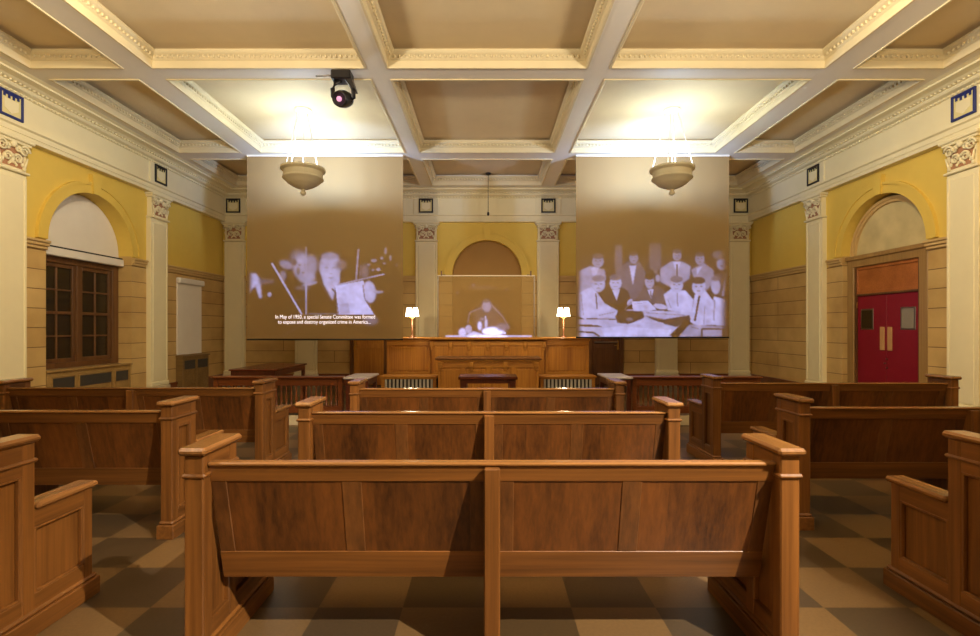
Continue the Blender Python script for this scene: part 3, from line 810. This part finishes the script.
# bench lamps
def lamp(x, lab):
    e = tag(empty('bench_lamp', (x, 11.55, 1.305)), lab, 'lamp', 'twin lamps on the judges bench')
    mb = MB(); mb.lathe([(0, 0), (.09, 0), (.09, .015), (.03, .03), (.012, .05), (.012, .45), (0, .45)], M['rx'], n=16); mb.build('stand', e)
    mb = MB(); mb.tube([(-.08, 0, .50), (-.04, 0, .455), (0, 0, .44), (.04, 0, .455), (.08, 0, .50)], .008, M['brass']); mb.build('arm', e)
    for s in (-1, 1):
        mb = MB(); mb.lathe([(.082, .0), (.05, .20), (.045, .20), (.077, .0)], M['shade'], (s * .072, 0, .48), 16); mb.build('lamp_shade', e)
    ld = bpy.data.lights.new('bench_lamp_bulb', 'POINT'); ld.energy = 9; ld.color = (1, .78, .5); ld.shadow_soft_size = .05
    o = bpy.data.objects.new('bench_lamp_bulb', ld); COL.objects.link(o); o.location = (x, 11.42, 1.80)
lamp(-1.71, 'small glowing twin shade lamp on the bench left of the centre screen')
lamp(1.75, 'small glowing twin shade lamp on the bench right of the centre screen')

# ------------------------------------------------------------------ pendants
PY = 8.9
def pendant(x):
    e = empty('pendant_lamp', (x, PY, ZP))
    c = MB(); c.lathe([(0, 0), (.14, 0), (.14, -.025), (.10, -.04), (0, -.045)], M['chain'], n=24); c.build('canopy', e)
    zr = 4.33 - ZP
    prof = [(r_ * .93, z_) for r_, z_ in [(0, -.48), (.02, -.475), (.05, -.45), (.055, -.42), (.03, -.39), (.045, -.37), (.10, -.355), (.19, -.32), (.27, -.275), (.33, -.22), (.36, -.20), (.375, -.185), (.37, -.165), (.355, -.155), (.355, -.065), (.385, -.05), (.41, -.035), (.41, .0), (.385, .005), (.35, -.03), (.34, -.12), (.2, -.25), (0, -.29)]]
    b = MB(); b.lathe(prof, M['bowl'], (0, 0, zr), 56, False); b.build('bowl', e)
    for k in range(4):
        a = PI / 4 + k * PI / 2 + .25
        t = MB(); t.tube([(.09 * math.cos(a), .09 * math.sin(a), -.03), (.35 * math.cos(a), .35 * math.sin(a), zr)], .007, M['chain'], 6)
        t.build('chain', e)
    cc = MB(); cc.tube([(0, 0, -.03), (0, 0, zr - .22)], .006, M['chain'], 6); cc.build('cord', e)
    ld = bpy.data.lights.new('pendant_bulb_and_fill', 'POINT'); ld.energy = 42; ld.color = (.60, .77, 1.0); ld.shadow_soft_size = .12
    o = bpy.data.objects.new('pendant_bulb_and_fill', ld); COL.objects.link(o); o.location = (x, PY, 4.37)
    screen_fill = bpy.data.lights.new('pendant_bulb_and_fill', 'SPOT'); screen_fill.energy = 215; screen_fill.color = (.34, .52, 1.0); screen_fill.spot_size = math.radians(150); screen_fill.spot_blend = 1; screen_fill.shadow_soft_size = .07  # extra spot added in the bowl to brighten the screen
    screen_fill_ob = bpy.data.objects.new('pendant_bulb_and_fill', screen_fill); COL.objects.link(screen_fill_ob); screen_fill_ob.location = (x, PY, 4.38)
    screen_fill_ob.rotation_euler = Vector((0, 1, .05)).to_track_quat('-Z', 'Y').to_euler()
    return e
p1 = tag(pendant(-3.24), 'tan bowl pendant lamp hanging on white chains before the left screen', 'pendant lamp', 'bowl pendant lamps')
p2 = tag(pendant(3.26), 'tan bowl pendant lamp hanging on white chains before the right screen', 'pendant lamp', 'bowl pendant lamps')

# ------------------------------------------------------------------ moving head stage light
ml = tag(empty('stage_light', (-2.01, 7.02, ZS)), 'black moving head stage light hanging from the ceiling beam', 'light')
mb = MB(); mb.box(-.14, .13, -.09, .12, -.17, -.04, M['black'], .015); mb.box(-.05, .05, -.03, .05, -.05, 0, M['black'])
mb.prism([(.09, -.04), (.15, -.17), (.19, -.30), (.15, -.30), (.05, -.17)], 1, -.07, .10, M['black']); mb.build('base', ml)
mb = MB()
ring = [(.02 + .15 * math.cos(a), 0, -.30 + .14 * math.sin(a)) for a in [PI * .5 + i * PI / 14 for i in range(15)]]
mb.tube([(-.02, 0, -.16)] + [(-.10, 0, -.20), (-.135, 0, -.28), (-.13, 0, -.38), (-.08, 0, -.44)], .032, M['black'], 8)
mb.tube([(.10, 0, -.18), (.15, 0, -.28), (.155, 0, -.40), (.12, 0, -.46)], .03, M['black'], 8); mb.build('yoke', ml)
mb = MB()
R = Matrix.Translation((.03, 0, -.43)) @ Matrix.Rotation(math.radians(62), 4, 'X') @ Matrix.Rotation(math.radians(0), 4, 'Z')
h_ = MB(); h_.lathe([(0, -.15), (.07, -.15), (.10, -.10), (.115, 0), (.11, .10), (.10, .15), (.09, .15), (.08, .12), (0, .12)], M['black'], n=20)
RR = Matrix.Translation((.02, -.0, -.42)) @ Matrix.Rotation(math.radians(28), 4, 'Y') @ Matrix.Rotation(math.radians(115), 4, 'X')
H = h_.build('head', ml, RR)
l_ = MB(); l_.lathe([(0, .155), (.035, .152), (.035, .13)], M['lens'], n=14); l_.build('lens', H, RR)
mb = MB(); mb.tube([(-.14, 0, -.10), (-.20, 0, -.09), (-.25, 0, -.10), (-.37, 0, -.10)], .012, M['steel'], 6); mb.build('power_cable', ml)

# hanging microphone with ceiling rose
mc = tag(empty('hanging_microphone', (0.03, 12.55, ZP)), 'thin black microphone hanging from the ceiling before the central niche', 'microphone')
mb = MB(); mb.lathe([(0, 0), (.07, 0), (.06, -.04), (0, -.05)], M['black'], n=14); mb.build('canopy', mc)
mb = MB(); mb.tube([(0, 0, -.04), (0, 0, -.97)], .008, M['black'], 6); mb.build('rod', mc)
mb = MB(); mb.lathe([(0, -1.06), (.025, -1.05), (.03, -1.01), (.02, -.97), (0, -.96)], M['black'], n=10); mb.build('head', mc)
CANVAS = rgb(170, 140, 92)
# ------------------------------------------------------------------ projected pictures
EXPO = 1.07
def blur(a, s):
    if s <= 0: return a
    r = max(1, int(3 * s)); k = np.exp(-.5 * (np.arange(-r, r + 1) / s) ** 2); k /= k.sum()
    p = np.pad(a, r, mode='edge')
    p = np.apply_along_axis(lambda v: np.convolve(v, k, 'valid'), 0, p)
    return np.apply_along_axis(lambda v: np.convolve(v, k, 'valid'), 1, p)
class Pic:
    """monochrome picture on a grid; shapes are given in a local drawing frame (ox, oy, scale)"""
    def __init__(s, w, h, n, ox, oy, sc_):
        s.nx, s.ny = int(w * n), int(h * n)
        s.X, s.Y = np.meshgrid((np.linspace(0, w, s.nx) - ox) * sc_, (np.linspace(0, h, s.ny) - oy) * sc_)
        s.px = n / sc_; s.a = np.zeros((s.ny, s.nx)); s.alpha = np.zeros((s.ny, s.nx))
    def put(s, mask, v, bl):
        mk = blur(mask.astype(float), max(.35, bl * s.px)); s.a = s.a * (1 - mk) + v * mk
    def e(s, cx, cy, rx, ry, v, bl=3, rot=0):
        c, q = math.cos(rot), math.sin(rot); dx, dy = s.X - cx, s.Y - cy
        s.put(((dx * c + dy * q) / rx) ** 2 + ((-dx * q + dy * c) / ry) ** 2 < 1, v, bl)
    def p(s, pts, v, bl=3):
        m_ = np.zeros(s.X.shape, bool); n = len(pts)
        for i in range(n):
            (x1, y1), (x2, y2) = pts[i], pts[(i + 1) % n]
            if y1 == y2: continue
            c = ((y1 > s.Y) != (y2 > s.Y)) & (s.X < (x2 - x1) * (s.Y - y1) / (y2 - y1) + x1); m_ ^= c
        s.put(m_, v, bl)
    def l(s, x1, y1, x2, y2, w, v, bl=2):
        d = math.hypot(x2 - x1, y2 - y1); nx, ny = -(y2 - y1) / d * w / 2, (x2 - x1) / d * w / 2
        s.p([(x1 + nx, y1 + ny), (x2 + nx, y2 + ny), (x2 - nx, y2 - ny), (x1 - nx, y1 - ny)], v, bl)
def man(P, hx, hy, rx, ry, v, hair=.15, face=1, tilt=0):
    P.e(hx, hy, rx, ry, v, 3, tilt)
    P.e(hx - 1, hy - ry * .82, rx * 1.0, ry * .46, hair, 3, tilt)
    for k in (-.38, .38): P.e(hx + k * rx, hy - ry * .08, rx * .2, ry * .09, v * .45, 2)
    P.e(hx, hy + ry * .48, rx * .3, ry * .07, v * .5, 2); P.l(hx, hy - ry * .05, hx + 1, hy + ry * .22, 4, v * .75, 2)
def pic_left():
    P = Pic(156, 184, 1.7, 240 - 247, 230 - 155, 5.53)
    P.p([(45, 232), (88, 235), (112, 270), (122, 372), (106, 378), (86, 310), (70, 322), (48, 362)], .78, 5)
    P.p([(100, 265), (190, 272), (190, 290), (110, 300)], .28, 9); P.e(163, 355, 12, 14, .7, 3)
    P.e(325, 145, 50, 45, .34, 14); P.e(345, 200, 52, 72, .62, 10); P.e(395, 190, 35, 60, .5, 9); P.e(372, 262, 46, 34, .6, 8)
    P.e(255, 188, 40, 24, .5, 7, .4); P.e(238, 250, 18, 30, .42, 6); P.e(300, 175, 14, 18, .15, 5); P.e(322, 225, 10, 22, .2, 5)
    for q in ((330, 190), (366, 188), (350, 232)): P.e(q[0], q[1], 9, 5, .3, 3)
    P.e(385, 295, 46, 10, .6, 4, -.25); P.e(345, 318, 45, 12, .28, 8)
    P.e(498, 196, 60, 74, .74, 7); P.p([(438, 205), (556, 205), (552, 285), (530, 330), (512, 390), (490, 350), (462, 300)], .78, 5)
    P.e(560, 190, 30, 30, .3, 10); P.e(498, 140, 52, 18, .5, 8)
    for q in ((478, 205, 12, 5), (522, 205, 12, 5), (502, 262, 16, 4), (502, 238, 8, 4)): P.e(*q, .5, 3)
    P.l(432, 262, 500, 390, 7, .12, 3)
    P.p([(525, 305), (684, 276), (702, 400), (742, 466), (540, 466)], .92, 2)
    P.l(525, 318, 545, 466, 5, .25, 1.5); P.l(508, 320, 532, 350, 8, .15, 2); P.p([(550, 410), (600, 402), (610, 462), (552, 464)], .72, 3)
    P.e(716, 340, 36, 62, .8, 5, -.12); P.l(680, 300, 690, 380, 6, .3, 2); P.l(690, 380, 722, 430, 5, .3, 2); P.e(765, 340, 30, 8, .6, 4); P.e(720, 500, 45, 26, .35, 9)
    P.l(540, 300, 800, 240, 8, .66, 2); P.l(655, 100, 642, 275, 11, .52, 2); P.l(668, 190, 662, 270, 5, .35, 2)
    P.e(690, 225, 24, 45, .3, 10); 
    for q in ((740, 165, 18, 10), (784, 152, 10, 8), (765, 215, 14, 9), (712, 188, 10, 7), (832, 150, 6, 16), (805, 110, 8, 20), (868, 190, 7, 10), (735, 218, 10, 6), (798, 180, 9, 5)): P.e(*q, .5, 3)
    P.l(175, 178, 342, 466, 11, .76, 2); P.l(365, 88, 366, 466, 8, .6, 2); P.l(250, 88, 500, 80, 3, .12, 2)
    P.l(235, 590, 330, 530, 3, .2, 2); P.l(300, 388, 360, 378, 4, .25, 2); P.l(380, 462, 560, 462, 4, .6, 1.5)
    return P
def pic_right():
    P = Pic(153, 184, 1.7, 570 - 576, 230 - 153, 5.53)
    P.p([(36, 130), (880, 130), (880, 400), (36, 400)], .07, 20)
    P.p([(248, 70), (288, 70), (288, 215), (248, 215)], .26, 5); P.p([(438, 60), (505, 60), (505, 210), (438, 210)], .24, 6)
    P.p([(42, 222), (112, 190), (192, 212), (200, 270), (110, 330), (70, 480), (38, 480)], .6, 4); P.p([(114, 200), (162, 196), (132, 275)], .85, 3); man(P, 155, 165, 32, 36, .55, .2)
    P.p([(250, 215), (315, 168), (388, 172), (422, 232), (400, 345), (340, 405), (320, 330), (262, 310)], .27, 4); P.p([(328, 188), (367, 188), (348, 302)], .86, 3); man(P, 352, 146, 25, 32, .5, .12); P.l(335, 185, 362, 185, 8, .15, 2)
    P.p([(498, 205), (560, 164), (620, 164), (668, 192), (662, 262), (620, 292), (560, 312), (498, 282)], .6, 4); P.p([(568, 168), (612, 168), (592, 235)], .88, 3); P.l(591, 180, 592, 250, 10, .2, 2); man(P, 592, 132, 25, 30, .52, .2)
    P.e(475, 210, 12, 30, .25, 4); P.e(485, 262, 14, 22, .6, 4); P.l(490, 285, 525, 305, 10, .15, 3)
    P.p([(668, 212), (740, 172), (794, 215), (802, 275), (750, 335), (682, 252)], .5, 4); P.p([(700, 205), (735, 190), (700, 245)], .8, 3); man(P, 718, 152, 26, 34, .5, .15)
    P.p([(800, 240), (880, 220), (880, 380), (830, 370)], .2, 5); P.e(845, 182, 34, 34, .66, 5); P.e(825, 128, 42, 26, .24, 6); P.l(868, 225, 846, 360, 14, .82, 2); P.e(838, 190, 8, 4, .3, 2)
    # seated row
    P.p([(180, 355), (214, 305), (300, 318), (334, 372), (270, 412), (200, 392)], .08, 3); P.p([(232, 325), (277, 322), (258, 388)], .84, 2); man(P, 252, 288, 33, 40, .76, .3)
    P.p([(368, 380), (408, 312), (482, 300), (528, 332), (522, 402), (440, 405)], .2, 3); P.p([(427, 325), (464, 320), (450, 378)], .78, 2); P.l(446, 330, 449, 372, 7, .25, 2); man(P, 440, 282, 26, 38, .64, .05)
    P.p([(44, 345), (120, 308), (152, 342), (192, 402), (265, 442), (252, 484), (80, 492), (40, 470)], .84, 3); P.l(143, 345, 150, 432, 7, .2, 2); P.l(60, 350, 75, 470, 5, .55, 2); P.l(160, 470, 250, 450, 5, .5, 2); man(P, 158, 296, 37, 42, .72, .38)
    P.p([(518, 352), (560, 320), (640, 330), (684, 382), (672, 462), (540, 442)], .86, 3); P.l(592, 340, 596, 420, 7, .5, 2); P.l(560, 430, 540, 380, 5, .55, 2); man(P, 590, 300, 35, 42, .74, .32)
    P.p([(740, 318), (802, 400), (792, 522), (700, 532), (662, 505), (690, 352)], .86, 3); P.l(716, 358, 690, 502, 11, .12, 2); P.l(745, 420, 740, 520, 5, .55, 2); man(P, 712, 310, 37, 45, .76, .1)
    P.p([(795, 362), (872, 382), (876, 532), (782, 524)], .86, 3); P.e(806, 305, 26, 46, .7, 4); P.e(806, 262, 26, 14, .3, 4); P.l(800, 380, 795, 500, 6, .4, 3)
    # table, papers, hands
    P.p([(40, 492), (250, 482), (320, 436), (700, 452), (560, 592), (36, 592)], .80, 2)
    P.p([(340, 392), (432, 386), (482, 440), (350, 446)], .9, 2); P.e(330, 396, 12, 22, .8, 2, .6); P.e(500, 420, 40, 16, .8, 3, .2); P.l(340, 392, 300, 440, 5, .4, 2); P.l(355, 405, 425, 398, 3, .6, 1)
    P.p([(250, 474), (290, 440), (402, 448), (412, 482), (332, 518), (262, 512)], .07, 3); P.e(330, 492, 20, 10, .35, 3)
    P.p([(410, 470), (520, 492), (660, 468), (668, 490), (590, 536), (500, 512)], .10, 3); P.p([(550, 584), (596, 536), (640, 490), (664, 500), (600, 590)], .05, 2); P.p([(400, 495), (520, 512), (500, 528), (320, 520)], .85, 2)
    P.p([(40, 520), (150, 524), (180, 535), (40, 532)], .08, 2); P.l(90, 488, 255, 492, 5, .15, 2)
    P.p([(170, 545), (262, 530), (560, 552), (540, 588), (190, 588)], .94, 2); P.l(40, 562, 130, 566, 9, .1, 2); P.l(130, 566, 165, 590, 9, .1, 2)
    P.p([(660, 520), (870, 535), (870, 590), (600, 592)], .62, 3); P.l(728, 545, 728, 592, 10, .1, 2); P.l(730, 545, 862, 548, 9, .12, 2); P.l(850, 545, 850, 592, 14, .12, 2); P.l(668, 535, 710, 545, 6, .35, 2)
    P.l(420, 455, 640, 470, 4, .45, 2)
    return P
def pic_mid():
    P = Pic(101, 62, 3, 430 - 437, 260 - 275, 7.48)
    P.e(330, 180, 14, 10, .16, 5); P.e(205, 238, 10, 8, .14, 4); P.e(400, 200, 120, 12, .05, 8); P.e(590, 215, 10, 8, .1, 4)
    P.e(440, 430, 110, 110, .07, 20); P.e(435, 340, 36, 46, .36, 7); P.e(432, 300, 26, 14, .1, 5)
    for a in ((285, 470, 300, 390), (300, 390, 360, 365), (470, 330, 560, 420), (560, 420, 610, 510), (365, 365, 400, 350)): P.l(*a, 8, .26, 4)
    P.e(380, 490, 17, 34, .9, 6); P.e(430, 470, 12, 36, .7, 5); P.e(400, 440, 20, 10, .3, 5); P.e(425, 425, 7, 12, .6, 3)
    P.e(245, 540, 32, 34, .8, 6); P.e(292, 515, 27, 32, .55, 4); P.p([(270, 560), (330, 530), (400, 550), (400, 572)], .8, 5)
    P.e(485, 532, 88, 32, 1.5, 7); P.e(560, 500, 50, 30, .25, 10); P.e(575, 545, 12, 8, 1.1, 3)
    P.l(110, 568, 790, 568, 12, .8, 3); P.e(440, 570, 160, 12, 1.4, 5)
    return P
def screen_mat(name, base, clear):
    t = NT(name)
    at = t.new('ShaderNodeAttribute'); at.attribute_name = 'picture'
    t.b.inputs['Base Color'].default_value = base; t.b.inputs['Roughness'].default_value = .85; t.b.inputs['Specular IOR Level'].default_value = .1
    t.link(at.outputs['Color'], t.b.inputs['Emission Color']); t.b.inputs['Emission Strength'].default_value = 2 ** -EXPO
    tr = t.new('ShaderNodeBsdfTransparent'); mx = t.new('ShaderNodeMixShader'); mx.inputs[0].default_value = clear
    t.link(t.b.outputs[0], mx.inputs[1]); t.link(tr.outputs[0], mx.inputs[2]); t.link(mx.outputs[0], t.out.inputs[0])
    return t.m
def screen_mesh(name, P, w, h, mt, tint, fade, parent, gam=1.6):
    """upright sheet, x -w/2..w/2, z 0..h, facing the camera side, thickness from a second sheet"""
    ny, nx = P.a.shape
    u = np.linspace(0, 1, nx)[None, :]; v = np.linspace(0, 1, ny)[:, None]
    rs = np.random.RandomState(5)
    g = blur(rs.rand(ny, nx) - .5, 2.2); g2 = blur(rs.rand(ny, nx) - .5, 6)
    a = np.clip(P.a * (1 + .05 * g / g.std() + .04 * g2 / g2.std()), 0, 2)          # photographic grain and folds
    if fade:
        sm = lambda x: np.clip(x, 0, 1) ** 2 * (3 - 2 * np.clip(x, 0, 1))
        a = a * sm((v - fade[0]) / fade[1]) * sm(u / .05) * sm((1 - u) / fade[2])
    val = np.clip(a, 0, 2) ** gam
    colr = np.zeros((ny, nx, 4)); colr[..., 3] = 1
    for k in range(3): colr[..., k] = val * tint[k]
    x = np.linspace(-w / 2, w / 2, nx); z = np.linspace(h, 0, ny)
    XX, ZZ = np.meshgrid(x, z)
    vs = np.stack([XX, np.zeros_like(XX), ZZ], -1).reshape(-1, 3)
    idx = np.arange(nx * ny).reshape(ny, nx)
    f = np.stack([idx[:-1, :-1], idx[1:, :-1], idx[1:, 1:], idx[:-1, 1:]], -1).reshape(-1, 4)
    nb = len(vs)
    back = [(-w / 2, .012, 0), (w / 2, .012, 0), (w / 2, .012, h), (-w / 2, .012, h)]
    V = vs.tolist() + back
    Fs = f.tolist() + [[nb, nb + 1, nb + 2, nb + 3]]
    me = bpy.data.meshes.new(name); me.from_pydata(V, [], Fs); me.materials.append(mt); me.update()
    ca = me.color_attributes.new('picture', 'FLOAT_COLOR', 'POINT')
    full = np.concatenate([colr.reshape(-1, 4), np.tile([0, 0, 0, 1], (4, 1))]).astype(np.float32)
    ca.data.foreach_set('color', full.ravel())
    o = bpy.data.objects.new(name, me); COL.objects.link(o); o.parent = parent
    return o
LAV = tuple(c * 1.0 for c in (1.12 * lin(180), 1.12 * lin(186), 1.12 * lin(255)))
SY = 10.52
M['canvas'] = screen_mat('projection_scrim', CANVAS, .22)
M['haze'] = screen_mat('hazy_clear_panel', rgb(172, 142, 88), .60)
def big_screen(x0, x1, y0, y1, P, lab, caption):
    X0, X1 = (x0 - VX) * SY / F, (x1 - VX) * SY / F; Z1, Z0 = HC - (y0 - VY) * SY / F, HC - (y1 - VY) * SY / F
    w, h = X1 - X0, min(Z1, ZS - .03) - Z0
    e = tag(empty('projection_screen', ((X0 + X1) / 2, SY, Z0)), lab, 'screen', 'large hanging projection screens')
    screen_mesh('screen_fabric', P, w, h, M['canvas'], LAV, (.36, .2, .08), e)
    b = MB(); b.tube([(-w / 2, .006, -.01), (w / 2, .006, -.01)], .018, M['black'], 8); b.build('bottom_bar', e)
    b = MB(); b.box(-w / 2, w / 2, -.02, .04, h, ZS - Z0, M['beam']); b.build('top_bar', e)
    if caption:
        for k, (s, zx0, zx1, zy) in enumerate((("In May of 1950, a special Senate Committee was formed", 195, 745, 490), ("to expose and destroy organized crime in America...", 210, 722, 518))):
            c = bpy.data.curves.new('caption', 'FONT'); c.body = s; c.size = .1; c.align_x = 'LEFT'; c.offset = 0; c.extrude = .001
            o = bpy.data.objects.new('caption', c); COL.objects.link(o)
            bpy.context.view_layer.update()
            tw = (zx1 - zx0) / 5.53 * SY / F; s_ = tw / max(o.dimensions.x, 1e-3)
            dg = bpy.context.evaluated_depsgraph_get(); me = bpy.data.meshes.new_from_object(o.evaluated_get(dg))
            me.transform(Matrix.Diagonal((s_, s_ * 1.25, 1, 1))); me.transform(Matrix.Rotation(PI / 2, 4, 'X'))
            me.materials.clear(); me.materials.append(M['caption'])
            bpy.data.objects.remove(o); t = bpy.data.objects.new('caption', me); COL.objects.link(t); t.parent = e
            px, py = 240 + zx0 / 5.53, 230 + zy / 5.53
            t.location = ((px - VX) * SY / F - (X0 + X1) / 2, -.004, HC - (py - VY) * SY / F - Z0)
            t['label'] = 'white caption line on the picture'
    return e
big_screen(247, 403, 155, 339, pic_left(), 'left hanging screen with a captioned picture of men reading a paper', True)
big_screen(576, 729, 153, 337, pic_right(), 'right hanging screen with a picture of men in suits around a table', False)
e = tag(empty('clear_display', (-.02, 11.75, 1.307)), 'low clear panel on the bench with a ghostly picture of a seated figure', 'screen')
screen_mesh('panel_sheet', pic_mid(), 2.24, 1.42, M['haze'], tuple(c * 2.6 for c in LAV), None, e, 1.25)
for s in (-1, 1):
    b = MB(); b.box(s * 1.12 - .012, s * 1.12 + .012, -.015, .03, 0, 1.42, M['steel'], .003); b.build('side_post', e)
    b = MB(); b.box(s * 1.0 - .05, s * 1.0 + .05, -.015, .03, 1.44, 1.455, M['winw']); b.box(s * 1.04 - .015, s * 1.04 + .015, -.015, .03, 1.43, 1.54, M['winw']); b.build('corner_clip', e)
b = MB(); b.box(-1.13, 1.13, -.015, .03, 1.42, 1.44, M['beam'], .003); b.build('top_edge', e)

# ------------------------------------------------------------------ camera, lights
cam = bpy.data.cameras.new('camera'); co = bpy.data.objects.new('camera', cam); COL.objects.link(co)
co.location = (0, 0, HC); co.rotation_euler = (PI / 2, 0, 0)
cam.sensor_width = 36; cam.lens = F / 980 * 36; cam.shift_x = 3 / 980; cam.shift_y = 10 / 980
cam.clip_start = 0.05
sc.camera = co
def point(name, loc, e, col, size=.15):
    l = bpy.data.lights.new(name, 'POINT'); l.energy = e; l.color = col; l.shadow_soft_size = size
    o = bpy.data.objects.new(name, l); COL.objects.link(o); o.location = loc; return o
def spot(name, loc, tgt, e, col, ang, blend=.5, size=.06):
    l = bpy.data.lights.new(name, 'SPOT'); l.energy = e; l.color = col; l.spot_size = math.radians(ang); l.spot_blend = blend; l.shadow_soft_size = size
    o = bpy.data.objects.new(name, l); COL.objects.link(o); o.location = loc
    o.rotation_euler = (Vector(tgt) - Vector(loc)).to_track_quat('-Z', 'Y').to_euler(); return o
WARM = (1, .82, .58)
for x in (-3.2, 3.2):
    point('rear_fill', (x, 1.8, 4.4), 36, WARM, .3)  # fill point added out of view; no pendant is built here
    point('rear_fill', (x, -1.8, 4.4), 18, WARM, .3)  # another added fill point, behind the camera
    spot('ceiling_fill', (x, 2.2, 3.9), (x * .7, 3.8, 6), 390, (1, .88, .70), 165, 1, .2)  # spot added to lift the ceiling; no fixture stands there
    spot('wall_fill', (x * .9, 4.6, 4.95), (x * 2.4, 7.6, 2.2), 260, (1, .82, .56), 84, 1, .1)  # added unseen spot that brightens the side wall
spot('bench_fill', (0, 8.2, 5.0), (0, 12.0, 1.3), 165, (1, .80, .50), 60, .8, .1)  # added unseen spot, warms the bench and back wall
spot('ceiling_spot', (3.3, -.7, 4.9), (.1, 3.0, .6), 1500, (1, .85, .66), 45, .8, .03)
wd = bpy.data.worlds.new('night'); sc.world = wd; wd.use_nodes = True
wd.node_tree.nodes['Background'].inputs[0].default_value = (.02, .022, .03, 1); wd.node_tree.nodes['Background'].inputs[1].default_value = .3
sc.view_settings.view_transform = 'Standard'; sc.view_settings.look = 'None'
sc.view_settings.exposure = EXPO; sc.view_settings.gamma = 1.0; sc.view_settings.use_curve_mapping = False
